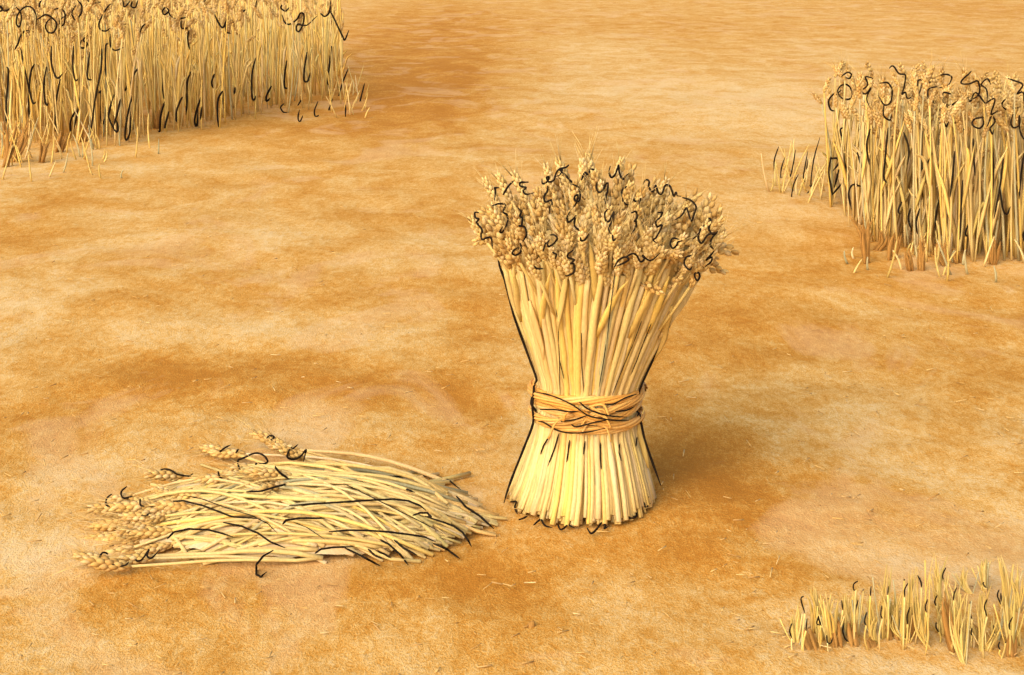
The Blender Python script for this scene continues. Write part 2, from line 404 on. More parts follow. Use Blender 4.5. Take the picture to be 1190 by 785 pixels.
for st in S1:
    pts = [on_sheaf(x, y, .07) for x, y in st]
    ym = sum(p.y for p in pts) / len(pts) - .035
    pts = [P(x, y, ym + (p.y - ym) * .3) for (x, y), p in zip(st, pts)]     # a curl keeps together
    c = sum(pts, Vector()) / len(pts)
    pass
    q = c + Vector((0, .075, -.035)); cz, rz = prof(min(q.z - .1, ZRIM - .05)); foot = Vector((cz + (q.x - cz) * .68, SY + (q.y - SY) * .7, q.z - .15)); up = (q - foot).normalized()
    MB().tube([foot, foot.lerp(q, .5), q], .0045, 5).build('straw', M['pale'], sheaf, BASE); host = ear(sheaf, q - up * .01, up + Vector((U(-.25, .25), U(-.3, .1), 0)), U(.8, 1.0))
    attach(ink_tube(pts, 3.1, .008).build('curled_awn', M['ink'], None, BASE), host, BASE)
# dark straws: the two edge ones and the thin ones of the front
L1 = [region(530,180,3.57,[[(178,430),(185,465),(205,520),(225,600),(250,690),(285,785)]])[0] + region(560,400,3.27,[[(163,0),(185,60),(210,130),(205,150),(203,170)]])[0],
      region(560,400,3.27,[[(199,160),(200,185),(195,240),(198,300),(165,390),(125,490),(100,560),(87,605)]])[0],
      region(530,180,3.57,[[(975,525),(940,590),(890,680),(840,785)]])[0] + region(560,400,3.27,[[(668,0),(640,65),(605,140),(592,175),(592,192)]])[0],
      region(560,400,3.27,[[(594,265),(592,290),(598,305),(610,360),(640,450),(672,538)]])[0]]
for st in L1:
    pts = [P(x + (2.5 if x > 680 else -1), y, SY - .07) for x, y in st]
    tag(ink_tube(pts, 3.6).build('dark_straw', M['ink'], sheaf, BASE), label='blackened straw along the edge of the bundle')
L2 = region(530,180,3.57,[[(415,640),(425,720),(425,785)],[(660,480),(640,640),(625,785)],[(770,690),(735,785)],[(810,700),(775,785)],[(575,180),(590,230),(602,275),(602,310)],[(520,740),(522,800)]]) + \
     region(560,400,3.27,[[(292,0),(295,70),(297,200)],[(295,60),(312,135)],[(380,0),(380,80),(387,185)],[(472,0),(460,80),(445,165)],[(575,0),(540,80),(495,195)],[(612,0),(590,60),(565,120)]])
L3 = region(560,400,3.27,[[(263,340),(235,385),(222,420)],[(293,340),(275,400),(250,465)],[(333,365),(328,410),(322,450)],[(392,370),(385,420),(382,460)],[(450,375),(450,430),(455,490)],[(523,380),(520,410),(530,445)],[(590,355),(585,390)]])
def smooth_px(st):
    out = []
    for (x0, y0), (x1, y1) in zip(st, st[1:]): out += [(x0 + (x1-x0)*k/3, y0 + (y1-y0)*k/3) for k in range(3)]
    return out + [st[-1]]
for st, w in [(s, 1.4) for s in L2] + [(s, 2.3) for s in L3]:
    ink_tube([on_sheaf(x, y, .010) for x, y in smooth_px(st)], w).build('dark_straw', M['ink'], sheaf, BASE)
S4 = region(560,400,3.27,[[(108,600),(130,600),(125,620),(135,645)],[(140,668),(158,662),(175,652)],[(197,688),(215,672),(225,668),(240,690),(268,698)],[(288,685),(298,705),(312,700),(328,688),(352,700)],
 [(400,700),(415,720),(435,705),(455,680),(470,690),(465,702),(485,690)],[(508,665),(540,640),(550,635),(552,662),(525,665)],[(555,662),(580,660),(592,645)],[(585,655),(590,640),(635,580)],[(615,600),(622,620),(640,605)]])
for st in S4:
    pts = []
    for x, y in st:
        g = G(x, y, .012); c, r = prof(.01)
        pts.append(g if (g.x - c)**2 + (g.y - SY)**2 > r*r else on_sheaf(x, y, .008))
    ink_tube(pts, 3.0).build('frayed_butt', M['ink'], sheaf, BASE)
# the tie: three twisted strands of orange straw crossing at the front
zb0, zb1 = ZBAND[1], ZBAND[0]; zm = (zb0 + zb1) / 2
tie = MB()
def strand(zf, r0, off, nst=6):
    for k in range(nst):
        pts = []; n = 90
        for i in range(n + 1):
            a = 2 * math.pi * i / n; z = zf(a)
            c, r = prof(z); tw = a * 3 + k * 2*math.pi/nst
            rr = r + off + r0 * (.5 + .55 * math.cos(tw)); zz = z + r0 * .75 * math.sin(tw)
            pts.append(Vector((c + rr * math.cos(a), SY + rr * math.sin(a), zz)))
        tie.tube(pts, r0 * U(.38, .5), 6, cap=False)
front = lambda a: math.exp(-((a - 1.5*math.pi) / .75) ** 2)
hb = (zb1 - zb0)
strand(lambda a: zb1 - .012 + .004 * math.sin(3*a), .0115, -.002)
strand(lambda a: zm + .010 * math.sin(2*a + 1), .0115, -.002)
strand(lambda a: zb0 + .014 + .004 * math.sin(2*a), .0115, -.002)
strand(lambda a: zm - hb * .34 * math.tanh((a - 1.5*math.pi) * 2.2) , .010, .012, 5)
strand(lambda a: zm + hb * .26 * math.tanh((a - 1.5*math.pi) * 1.8), .009, .009, 5)
for k in range(9):
    a = 1.5*math.pi + U(-.28, .28); z = zm + U(-.03, .03); c, r = prof(z); d0 = Vector((math.cos(a), math.sin(a), 0)); p0 = Vector((c, SY, z)) + d0 * (r + .012)
    sx = random.choice((-1, 1)); q = p0 + Vector((sx * U(.03, .06), -U(.004, .014), U(-.02, .01))); e = q + Vector((sx * U(.01, .03), U(-.01, .004), -U(.015, .05)))
    tie.tube(smooth([p0, q, e], 4), U(.0025, .0038), 5)
band = tie.build('straw_tie', M['tie'], sheaf, BASE)
S5 = region(560,400,3.27,[[(200,182),(250,192),(300,210),(350,235),(400,270),(450,283),(510,290),(560,290)],[(370,220),(400,245),(450,265),(500,275),(552,278)],[(220,248),(280,250),(330,258),(370,255)],
 [(300,295),(350,288),(400,272)],[(340,305),(360,315),(420,300),(480,288)],[(215,295),(235,298),(280,325),(330,338),(400,335),(470,320)],[(468,228),(500,228),(545,205),(590,190)],[(508,256),(550,252),(580,238)]])
for st in S5: ink_tube([on_sheaf(x, y, .036) for x, y in st], 2.5).build('dark_strand', M['ink'], band, BASE)
S6 = region(560,400,3.27,[[(204,158),(197,162),(200,185),(190,205),(188,230),(205,255),(195,280),(198,300)],[(590,175),(594,190),(590,215),(580,240),(596,265),(588,285),(598,305)]])
for st in S6: ink_tube([P(x, y, SY - .05) for x, y in st], 3.2).build('dark_strand', M['ink'], band, BASE)

# ------------------------------------------------------------------ ordinals for labels
ORD = ['first','second','third','fourth','fifth','sixth','seventh','eighth','ninth','tenth','eleventh','twelfth','thirteenth','fourteenth','fifteenth','sixteenth','seventeenth','eighteenth','nineteenth','twentieth']
def shape_word(st):
    (x0, y0), (x1, y1) = st[0], st[-1]
    ys = [p[1] for p in st]; xs = [p[0] for p in st]; h = max(ys) - min(ys); w = max(xs) - min(xs)
    if y1 < y0: x0, y0, x1, y1 = x1, y1, x0, y0
    size = 'long' if h > 48 else 'short' if h < 24 else 'mid-length'
    low = max(ys)
    hook = low - st[-1][1] > 1.0 and len(st) > 2
    form = 'hooked' if hook else 'left-leaning' if x1 - x0 > .25 * h else 'right-leaning' if x0 - x1 > .25 * h else 'straight'
    return f'{size} {form}'
def ordinal_labels(items, fmt):                 # items: [(x, phrase, object)] -> labels that differ
    by = {}
    for x, ph, o in items: by.setdefault(ph, []).append((x, o))
    for ph, L in by.items():
        L.sort(key=lambda e: e[0]); n = len(L)
        for i, (x, o) in enumerate(L):
            if n == 1: pos = 'only such one'
            elif i <= n - 1 - i: pos = f'{ORD[i]} such from left' if i else 'leftmost such'
            else: pos = f'{ORD[n-1-i]} such from right' if n-1-i else 'rightmost such'
            o['label'] = fmt.format(ph=ph, pos=pos)

# ------------------------------------------------------------------ standing wheat
def stem_pts(base, tip, bow=.03):
    n = 7; b = Vector((U(-1, 1), U(-1, 1), 0)) * bow
    return [base.lerp(tip, i/n) + b * math.sin(math.pi * i/n) for i in range(n + 1)]
def wheat_plant(base, tip, group, ink=None, curl=None, w_ink=2.4, mat=None, basal=None, ear_s=1.0):
    t = thing('wheat_plant', base, None, 'wheat plant', group)
    pts = stem_pts(base, tip)
    r = U(.0045, .008)
    st = MB().tube(pts, [r * (1 - .35*i/7) for i in range(8)], 5).build('stem', mat or random.choices([M['gold'], M['pale'], M['grey']], [5, 4, .9])[0], t, base)
    # a couple of narrow pale leaves
    if U(0, 1) < .8:
        k = random.randint(1, 3); p0 = pts[k]; dx = U(-.10, .10)
        q = smooth([p0, p0 + Vector((dx*.4, U(-.03, .03), .16)), p0 + Vector((dx, U(-.05, .05), .30 + U(-.1, .1)))], 3)
        MB().tube(q, [.011 * math.sin(math.pi * (.12 + .85*i/(len(q)-1))) for i in range(len(q))], 4, .25).build('leaf', random.choice([M['gold'], M['pale'], M['olive']]), t, base)
    d = (pts[-1] - pts[-2]).normalized()
    e = ear(t, pts[-1], d + Vector((U(-.6, .6), U(-.5, .3), U(-.5, .1))), U(.75, 1.15) * ear_s, tan=.75)
    if ink is not None: ink_tube([p + Vector((0, -.05, 0)) for p in ink], w_ink, .006).build('dark_leaf', M['ink'], t, base)
    if curl is not None: attach(ink_tube([p + Vector((0, -.06, 0)) for p in curl], w_ink, .012).build('curled_awn', M['ink'], None, base), e, base)
    return t
def mass(name, n, spot, hgt, mats, label, ear_frac=1.0):
    m = MB(); me_ = MB()
    for i in range(n):
        b = spot(); tip = b + Vector((U(-.08, .08), U(-.08, .08), hgt(b)))
        pts = stem_pts(b, tip, .025); r = U(.005, .010)
        m.tube(pts[::2] + [pts[-1]], [r, r, r*.9, r*.8, r*.6], 4)
        if U(0, 1) < .6:
            p0 = pts[random.randint(0, 3)]; dx = U(-.12, .12); q = [p0, p0 + Vector((dx*.3, U(-.03, .03), .14)), p0 + Vector((dx*.7, U(-.04, .04), .26)), p0 + Vector((dx*1.3, U(-.06, .06), .32))]
            m.tube(q, [.005, .013, .010, .002], 4, .25)
        if U(0, 1) < ear_frac:
            d = Vector((U(-.6, .6), U(-.6, .3), U(.2, 1)))
            stamp(me_, EAR_LOW, Matrix.Translation(tip) @ rot_to(d, U(0, 6)) @ Matrix.Scale(U(.8, 1.3), 4))
    b0 = len(m.v)
    o = m.build(name, M['gold']); o.data.materials.append(M['ear'])
    nf = len(m.f)
    # ears joined into the same mass, with their own material
    m.v += me_.v; m.f += [tuple(i + b0 for i in f) for f in me_.f]
    me = bpy.data.meshes.new(name); me.from_pydata([tuple(v) for v in m.v], [], m.f); me.update()
    me.polygons.foreach_set('use_smooth', [True]*len(m.f)); me.materials.append(mats); me.materials.append(M['ear'])
    me.polygons.foreach_set('material_index', [0]*nf + [1]*(len(m.f)-nf))
    old = o.data; o.data = me; bpy.data.meshes.remove(old)
    tag(o, label, 'wheat', kind='stuff'); return o

# traced marks of the top-left wheat
A_curl = region(0, 0, 3.568, [[(0,50),(20,40),(5,20),(30,45),(60,30),(75,20)],[(60,20),(90,45),(100,80),(90,110),(78,100),(85,60),(110,30),(140,30),(160,60),(158,105)],
 [(165,80),(200,60),(225,75),(245,100),(235,130),(210,135),(200,115),(205,90),(220,75)],[(230,40),(260,35),(280,60),(275,95),(262,105),(258,85),(285,60)],[(330,0),(345,20),(345,55),(325,80),(310,70),(308,50),(325,20)],
 [(172,30),(172,15),(185,0)],[(370,0),(395,12),(425,8)],[(468,15),(445,40),(420,90),(425,120),(445,128),(465,115)],[(482,105),(490,90),(498,60)],[(515,0),(520,25),(530,25),(545,5)],[(555,5),(550,25),(570,30),(578,0)],
 [(690,30),(680,45),(690,60),(705,45),(695,30)],[(705,45),(715,70),(740,78),(785,70)],[(755,85),(760,115),(785,115)],[(585,140),(595,115),(610,98)],[(345,165),(340,190),(355,198),(370,180),(355,165),(372,145)],
 [(465,140),(468,190),(485,208),(520,195)],[(72,205),(85,180),(90,155),(110,130),(130,125)]]) + region(200, 0, 3.567, [
 [(75,125),(72,160),(78,205)],[(180,55),(200,100),(218,112),(238,65)],[(225,95),(230,130),(248,138)],[(295,50),(308,40)],[(355,0),(352,40),(365,70),(370,65)],[(125,15),(145,0)],
 [(460,20),(455,35),(475,45),(490,30)],[(458,60),(470,90),(490,100),(520,80),(535,55),(550,60),(545,100),(530,130),(518,120),(525,100),(560,105),(605,65)],[(618,55),(635,68),(655,50),(660,0)],[(655,40),(680,90),(710,150),(718,165),(735,125)]])
A_stem = region(0, 0, 3.568, [[(38,275),(42,300),(35,420),(35,530),(28,555),(22,545)],[(95,200),(110,280),(130,380),(145,425),(158,420)],[(150,265),(135,300),(128,400),(128,475),(135,500)],
 [(200,275),(190,350),(195,420),(202,435),(208,425)],[(222,190),(220,260),(235,310),(250,322),(265,305)],[(258,325),(240,420),(235,500),(240,545)],[(312,190),(310,270),(318,330),(332,325)],[(378,215),(370,290),(372,325),(388,330)],
 [(428,200),(425,290),(400,420),(385,525),(375,520)],[(455,180),(445,190),(443,260),(443,315)],[(320,460),(300,500),(298,550)],[(345,380),(330,460),(315,525)],[(415,385),(425,380),(428,440),(425,490),(432,512),(440,490)],
 [(480,390),(460,460),(460,495),(490,545),(495,520),(480,480)],[(505,410),(495,460),(478,520)],[(585,275),(560,310),(545,370),(550,415),(542,420)],[(525,375),(540,350),(575,360)],[(552,400),(530,500),(525,560),(532,578),(545,540),(548,460)],
 [(690,290),(680,360),(685,410)],[(688,420),(672,480),(668,540),(660,540)],[(705,460),(690,520),(692,528)],[(760,400),(740,450),(735,490),(740,505)]]) + region(200, 0, 3.567, [
 [(82,295),(68,340),(66,420),(62,475)],[(48,400),(30,440),(22,490),(28,505)],[(180,305),(168,340),(175,365)],[(125,400),(105,460),(98,500),(108,520),(112,450)],[(128,440),(122,495)],[(215,375),(195,410),(192,470),(198,525)],
 [(222,360),(215,430)],[(265,360),(262,390)],[(350,240),(335,310),(335,400),(345,412),(350,395)],[(415,355),(395,395),(395,418),(410,405)],[(478,250),(470,310),(470,360),(482,365)],[(562,215),(553,270),(550,330),(565,335),(575,300)],
 [(663,190),(655,260),(648,340),(655,345),(662,320)]])
A_short = region(200, 0, 3.567, [[(730,285),(708,340),(690,400)],[(798,345),(788,385),(778,425)],[(465,430),(450,445),(460,465),(478,468)],[(542,405),(520,440)],[(528,455),(522,490),(530,505),(542,480)],
 [(605,420),(590,460),(595,485),(608,478)],[(665,410),(655,440),(650,460),(660,458)],[(720,435),(718,485)]])
GA, GB, GC_, GD = 'wheat plants standing in the far stand at the top left', 'wheat plants standing in the stand at the right edge', 'dark stubble stalks left over from reaping', 'low stubble tufts at the bottom right'
def edge_a(x):                                       # front edge of the far stand in the picture
    return 168 - .012*x if x < 130 else 166 - (x - 130) * .19
def plants(stems, curls, group, edge, place, top_h, ears):
    inkL, curlL = [], []
    for st in stems:
        ys = [p[1] for p in st]; lo = max(ys); bx = st[[i for i, p in enumerate(st) if p[1] == lo][0]][0]
        by = max(lo + 3, edge(bx) + U(-7, 6))
        b = G(bx, by); pts = [P(x, y, b.y) for x, y in st]
        topx = st[0][0] if st[0][1] < st[-1][1] else st[-1][0]
        tip = P(topx + U(-6, 6), 0, b.y); tip.z = top_h(b)
        t = wheat_plant(b, tip, group, ink=pts, w_ink=3.0, ear_s=ears)
        inkL.append((bx, shape_word(st), t))
    for st in curls:
        cx, cy = cen(st); by = edge(cx) + U(-4, 3); b = G(cx + U(-5, 5), by)
        pts = [P(x, y, b.y) for x, y in st]; tip = P(cx, cy + 4, b.y)
        t = wheat_plant(b, tip, group, curl=pts, w_ink=2.7, ear_s=ears)
        h = max(p[1] for p in st) - min(p[1] for p in st); w = max(p[0] for p in st) - min(p[0] for p in st)
        closed = len(st) > 6
        curlL.append((cx, ('wide looping' if w > 15 else 'small looping') if closed else ('tall slanting' if h > 12 else 'flat wavy' if w > 8 else 'tiny hooked'), t))
    ordinal_labels(inkL, 'wheat plant, {ph} dark leaf, {pos} in ' + place)
    ordinal_labels(curlL, 'wheat plant, {ph} dark awn on ear, {pos} in ' + place)
plants(A_stem, A_curl, GA, edge_a, 'far top-left stand', lambda b: U(.8, 1.05), 1.25)
for i in range(78):
    x = U(-15, 395); b = G(x, edge_a(x) - 4 - abs(random.gauss(0, 18))); tip = b + Vector((U(-.08, .08), U(-.05, .05), U(.72, 1.05)))
    t = wheat_plant(b, tip, GA, ear_s=1.25); t['label'] = 'plain golden wheat plant, brown ear, no dark leaf, far top-left stand'
def spot_a():
    while True:
        x = U(-60, 398); y = U(62, 166)
        if y < edge_a(x) - 2: return G(x, y)
mass('standing_wheat', 1150, spot_a, lambda b: U(.65, 1.0), M['gold'], 'dense golden wheat filling the far top-left stand', .45)
shortL = []
def dark_stalk(st, w, group, name='stubble_stalk'):
    lo = max(st, key=lambda p: p[1]); b = G(*lo); b.z = 0
    pts = [P(x, y, b.y) for x, y in st]
    if st[0][1] < st[-1][1]: pts = pts[::-1]
    pts = [p + Vector((0, .02 * (p.z) , 0)) for p in pts]
    o = ink_tube(pts, w).build(name, M['ink'], None, b); tag(o, None, 'stubble', group); return o
for st in A_short: shortL.append((st[-1][0], shape_word(st), dark_stalk(st, 2.3, GC_)))
def short_straw(px, py, h, mats, group, label):
    b = G(px, py); b.z = 0; t = b + Vector((U(-.5, .5) * h, U(-.2, .2) * h, h))
    o = MB().tube(stem_pts(b, t, .01)[::2] + [t], [.006, .006, .005, .004, .002], 5).build('cut_stubble', random.choice(mats), None, b)
    tag(o, label, 'stubble', group)
GS = 'short pale stubble round the standing wheat'
for i in range(26): short_straw(U(375, 428), U(104, 140), U(.08, .30), [M['gold'], M['olive'], M['pale']], GS, 'short pale stubble beyond the right end of the top-left stand')
for i in range(60):
    x = abs(random.gauss(0, 95)); short_straw(x, edge_a(min(x, 380)) + abs(random.gauss(4, 22)), U(.06, .34), [M['gold'], M['olive'], M['grey'], M['pale']], GS, 'short pale stubble on the ground before the top-left stand')
ordinal_labels(shortL, '{ph} dark stubble stalk before top-left wheat, {pos}')

# ------------------------------------------------------------------ the stand at the right
B_curl = region(880, 60, 2.803, [[(268,80),(285,65),(300,72),(295,85),(280,82)],[(250,125),(228,155),(232,185),(245,190)],[(252,140),(262,110),(285,105),(302,125),(298,148),(275,152),(258,135),(265,120)],[(280,200),(290,202)],
 [(370,85),(345,80),(350,105),(332,125),(345,135),(360,115),(350,150),(362,185)],[(390,100),(415,98),(432,125),(425,160),(405,170),(390,145)],[(405,170),(402,205),(425,220),(430,200)],
 [(422,52),(435,45),(450,68),(475,75),(470,110),(460,135),(475,130),(480,150),(495,140)],[(510,110),(515,92),(530,95),(515,135),(515,175)],[(525,100),(550,100),(555,95)],[(545,150),(550,120),(575,110)],
 [(585,75),(610,72),(622,85),(610,110),(580,115)],[(595,140),(600,130),(620,135)],[(600,140),(598,165),(620,170),(640,160)],[(582,185),(600,175),(635,185)],[(600,180),(590,210),(605,240),(615,225)],[(560,155),(565,165)],
 [(685,60),(665,80),(655,100),(675,102),(705,92),(715,115),(705,140),(680,155)],[(672,145),(685,160),(700,130),(725,160),(735,165)],[(735,165),(735,120),(720,105),(735,85),(750,105)],[(735,165),(760,150),(750,200),(775,190)],
 [(805,85),(835,95),(850,105),(835,135),(855,130),(850,165)],[(795,150),(785,165),(800,185),(815,180),(840,180)],[(725,210),(700,215),(690,235),(710,245),(728,230),(720,205)],[(735,240),(750,205),(765,225),(745,245),(755,265),(762,250)],
 [(820,200),(812,225),(825,245),(840,235),(840,205),(845,250),(855,280),(869,270)],[(630,225),(632,230)],[(660,245),(662,252)]])
B_stem = region(880, 60, 2.803, [[(275,245),(265,255),(275,300),(280,360),(290,400),(285,440)],[(360,248),(350,300),(358,365)],[(420,245),(410,330),(405,400),(415,425)],[(470,260),(485,310),(482,365)],[(530,255),(528,350),(530,440),(522,500)],
 [(320,325),(335,375)],[(330,435),(305,430),(292,460),(300,510)],[(425,425),(412,480),(412,530),(425,540)],[(465,485),(452,510),(455,525)],[(560,325),(545,370),(542,425)],[(632,320),(628,400),(620,470)],[(590,375),(610,370)],
 [(490,505),(485,540),(495,575)],[(520,505),(510,550),(515,590)],[(590,450),(575,520),(572,580)],[(660,415),(655,520),(650,605)],[(680,555),(668,585),(675,598)],[(695,280),(695,340),(700,400)],[(755,290),(760,380),(750,500)],
 [(792,345),(780,430),(762,540)],[(780,435),(790,510),(805,525),(815,500)],[(858,325),(850,400),(842,475)],[(835,495),(830,530),(838,560)],[(868,560),(858,590),(860,615)],
 [(235,340),(228,390),(235,440),(240,465)],[(230,345),(255,345),(260,360),(240,385)],[(260,380),(245,440)],[(238,465),(270,425)]])
B_short = region(880, 60, 2.803, [[(70,310),(55,360),(60,415)],[(90,345),(78,385),(78,415),(90,415)],[(125,320),(115,380),(105,415)],[(135,400),(120,430),(112,470),(115,478)],[(165,325),(155,380),(150,415),(160,428)],[(165,350),(158,410)],
 [(205,280),(185,350),(175,430),(185,455),(170,435)],[(160,465),(170,455)]])
def edge_b(x): return 236 + max(0, x - 965) * 1.04 if x < 1015 else min(302, 288 + (x - 1015) * .15)
plants(B_stem, B_curl, GB, edge_b, 'right-edge stand', lambda b: U(.62, .80), 1.05)
for i in range(62):
    x = U(978, 1215); b = G(x, edge_b(x) - 4 - abs(random.gauss(0, 14))); tip = b + Vector((U(-.06, .06), U(-.05, .05), U(.58, .80)))
    t = wheat_plant(b, tip, GB, ear_s=1.05, mat=random.choice([M['pale'], M['pale'], M['gold'], M['cream']])); t['label'] = 'plain pale wheat plant, brown ear, no dark leaf, right-edge stand'
def spot_b():
    while True:
        x = U(972, 1260); y = U(228, 306)
        if y < edge_b(x) - 3: return G(x, y)
mass('standing_wheat', 420, spot_b, lambda b: U(.5, .76), M['pale'], 'pale wheat massed behind the front stalks of the right-edge stand', .5)
bsL = []
for st in B_short: bsL.append((st[-1][0], shape_word(st), dark_stalk(st, 2.0, GC_)))
for i in range(34):
    x = U(893, 978); short_straw(x, U(196, 238), U(.08, .30), [M['pale'], M['olive'], M['cream']], GS, 'short pale stubble beside the left end of the right-edge stand')
for i in range(30): short_straw(U(985, 1195), U(292, 330), U(.05, .22), [M['pale'], M['olive'], M['grey']], GS, 'short pale stubble on the ground before the right-edge stand')
ordinal_labels(bsL, '{ph} dark stubble stalk beside right-edge wheat, {pos}')
# brown dead blades along the foot of that stand
def blade(pts, w, mat, parent, base, name='blade'):
    q = smooth(pts, 4); n = len(q)
    m = MB(); up = q if q[0].z < q[-1].z else q[::-1]; H = max(.03, up[-1].z - up[0].z)
    for k in range(9):                          # a bunch of narrow dry strips along the same line
        s0 = U(-1, 1) * w * .75; lean = U(-1, 1) * H * .16; dy = U(-1, 1) * w * .8; top = U(.62, 1.0); ww = w * U(.22, .5); cu = U(-1, 1) * H * .05
        strip = []
        for i in range(n):
            t = i/(n-1); f = t * top * (n-1); j = min(n-2, int(f)); p = up[j].lerp(up[j+1], f - j)
            strip.append(p + Vector((s0 + lean*t*t + cu*math.sin(3*t), dy + lean*.5*t*t, 0)))
        m.tube(strip, [ww * min(1, .55 + 2*i/n, .12 + 2.6*(n-1-i)/n) for i in range(n)], 5, .14)
    return m.build(name, mat, parent, base)
B_brown = region(880, 60, 2.803, [[(318,535),(345,600),(348,655)],[(368,540),(350,610),(350,690)],[(405,580),(412,620),(385,650)],[(462,580),(450,630),(438,680)],[(495,640),(495,720)],[(550,600),(540,660),(535,720)],
 [(610,615),(602,660),(615,700)],[(650,640),(655,690)],[(722,590),(712,650)],[(785,600),(775,650),(765,695)],[(822,590),(818,650)]])
bl = []
for st in B_brown:
    lo = max(st, key=lambda p: p[1]); b = G(*lo); b.z = 0
    pts = [P(x, y, b.y) + Vector((0, .03*i, 0)) for i, (x, y) in enumerate(st[::-1])]
    o = blade(pts, U(4.6, 6.4)/ppm(b), M['brown'], None, b, 'dead_leaf_tuft'); tag(o, None, 'dead leaves', 'tufts of brown dead leaves along the foot of the right stand')
    bl.append((lo[0], 'tall' if lo[1] - st[0][1] > 36 else 'low', o))
ordinal_labels(bl, '{ph} tuft of brown dead leaves below right-edge wheat, {pos}')
A_brown = [[(8,128),(8,170),(6,195)],[(28,138),(24,165),(16,190)],[(72,150),(68,178)],[(98,140),(96,166)],[(185,118),(182,150)],[(52,160),(48,190)]]
bl = []
for st in A_brown:
    lo = st[-1]; b = G(*lo); b.z = 0
    o = blade([P(x, y, b.y) + Vector((0, .04*i, 0)) for i, (x, y) in enumerate(st[::-1])], 4.5/ppm(b), M['brown'], None, b, 'dead_leaf_tuft')
    tag(o, None, 'dead leaves', 'tufts of brown dead leaves along the foot of the far stand'); bl.append((lo[0], 'broad', o))
ordinal_labels(bl, '{ph} tuft of brown dead leaves below top-left wheat, {pos}')

# ------------------------------------------------------------------ low stubble tufts, bottom right
D_gold = region(890, 630, 3.967, [[(155,300),(145,400),(140,480)],[(262,290),(250,380),(250,460)],[(320,250),(305,360),(300,480)],[(432,240),(425,330),(420,440)],[(480,270),(490,420)],[(575,130),(565,300),(545,450)],[(640,280),(600,400),(650,465)],
 [(700,150),(670,300),(640,440)],[(765,90),(735,300),(720,420),(748,492)],[(825,80),(805,200),(800,330)],[(870,200),(890,340),(900,480)],[(950,120),(925,200),(945,245)],[(930,260),(900,400),(900,500),(912,570)],[(1045,105),(1025,150),(1015,230)],
 [(1030,270),(1010,400),(990,510)],[(1120,80),(1118,200),(1110,320)],[(1085,430),(1020,510)],[(1150,250),(1140,380),(1130,500)],[(1185,120),(1175,230),(1170,330)],[(390,260),(385,350),(380,430)],[(820,340),(815,430)],[(1075,330),(1060,450)]])
D_brown = region(890, 630, 3.967, [[(185,400),(195,440),(212,488)],[(268,340),(285,380),(300,420)],[(325,350),(322,410),(325,472)],[(402,370),(398,420),(402,465)],[(578,290),(575,360),(580,430)],[(700,300),(692,360),(690,428)],
 [(838,240),(845,360),(862,492)],[(490,440),(485,470)],[(1125,420),(1112,518)],[(940,380),(952,405)]])
D_ink = region(890, 630, 3.967, [[(120,375),(110,410),(120,445)],[(175,250),(162,265),(180,330)],[(190,355),(185,410)],[(245,340),(235,375),(250,385)],[(240,345),(255,385)],[(280,430),(285,465),(300,465),(310,440)],[(360,375),(355,410),(365,445),(382,462)],
 [(350,270),(355,315)],[(425,268),(412,320),(408,355)],[(425,180),(405,195),(405,220),(415,222)],[(485,205),(482,250)],[(465,325),(455,365),(463,385)],[(535,295),(530,335),(538,355)],[(565,205),(562,245)],[(655,190),(640,220),(640,255)],
 [(637,172),(639,179)],[(700,155),(715,185),(718,210)],[(665,300),(652,340),(653,380)],[(745,265),(735,300),(740,325)],[(790,245),(778,275),(785,295)],[(830,118),(815,155),(825,195)],[(785,370),(785,395),(798,415)],[(880,210),(868,240),(866,270)],
 [(942,275),(940,320),(950,355)],[(950,395),(948,425),(960,430)],[(1005,185),(1002,195),(1015,212)],[(1020,265),(1008,300),(1020,345)],[(1075,220),(1068,250),(1090,298)],[(1083,235),(1085,275)],[(1050,385),(1055,422)],
 [(1138,345),(1122,380),(1125,405)],[(1078,460),(1072,480),(1080,498)],[(1103,460),(1105,466)]])
tufts = []
for st in D_gold:
    lo = max(st, key=lambda p: p[1]); b = G(lo[0], lo[1]); b.z = 0
    t = thing('stubble_tuft', b, None, 'stubble', GD); tufts.append([lo, b, t, 0, 0, st])
    pts = [P(x, y, b.y) + Vector((0, .02*i, 0)) for i, (x, y) in enumerate(sorted(st, key=lambda p: -p[1]))]
    blade(pts, U(3.6, 5.4)/ppm(b), M['olive'], t, b)
    for k in range(3):                          # thin straws of the same tuft
        dx = U(-.03, .03); hh = max(.05, pts[-1].z * U(.5, 1))
        MB().tube(smooth([b + Vector((dx*.3, U(-.01, .02), 0)), b + Vector((dx, .01, hh*.5)), b + Vector((dx*1.6, .02, hh))], 3), .0016, 5).build('thin_straw', random.choice([M['grey'], M['olive'], M['gold']]), t, b)
for i in range(16):
    x, y = U(925, 1185), U(700, 752); h = U(25, 60)
    if y < 715 and x < 985: continue
    st = [(x, y), (x + U(-4, 4), y - h*.5), (x + U(-8, 8), y - h)]
    b = G(x, y); b.z = 0; t = thing('stubble_tuft', b, None, 'stubble', GD); tufts.append([st[0], b, t, 0, 0, st])
    blade([P(px, py, b.y) for px, py in st], U(3.2, 5)/ppm(b), random.choice([M['olive'], M['olive'], M['gold']]), t, b)
for st in D_brown:
    lo = max(st, key=lambda p: p[1]); T = min(tufts, key=lambda q: abs(q[0][0] - lo[0]) + .5*abs(q[0][1] - lo[1])); T[3] += 1
    b = G(*lo); b.z = 0; pts = [P(x, y, b.y) + Vector((0, .02*i, 0)) for i, (x, y) in enumerate(st[::-1])]
    o = blade([p + Vector((0, -.02, 0)) for p in pts], U(6.5, 8.5)/ppm(b), M['brown'], T[2], T[1]); o['label'] = 'brown dead blade'
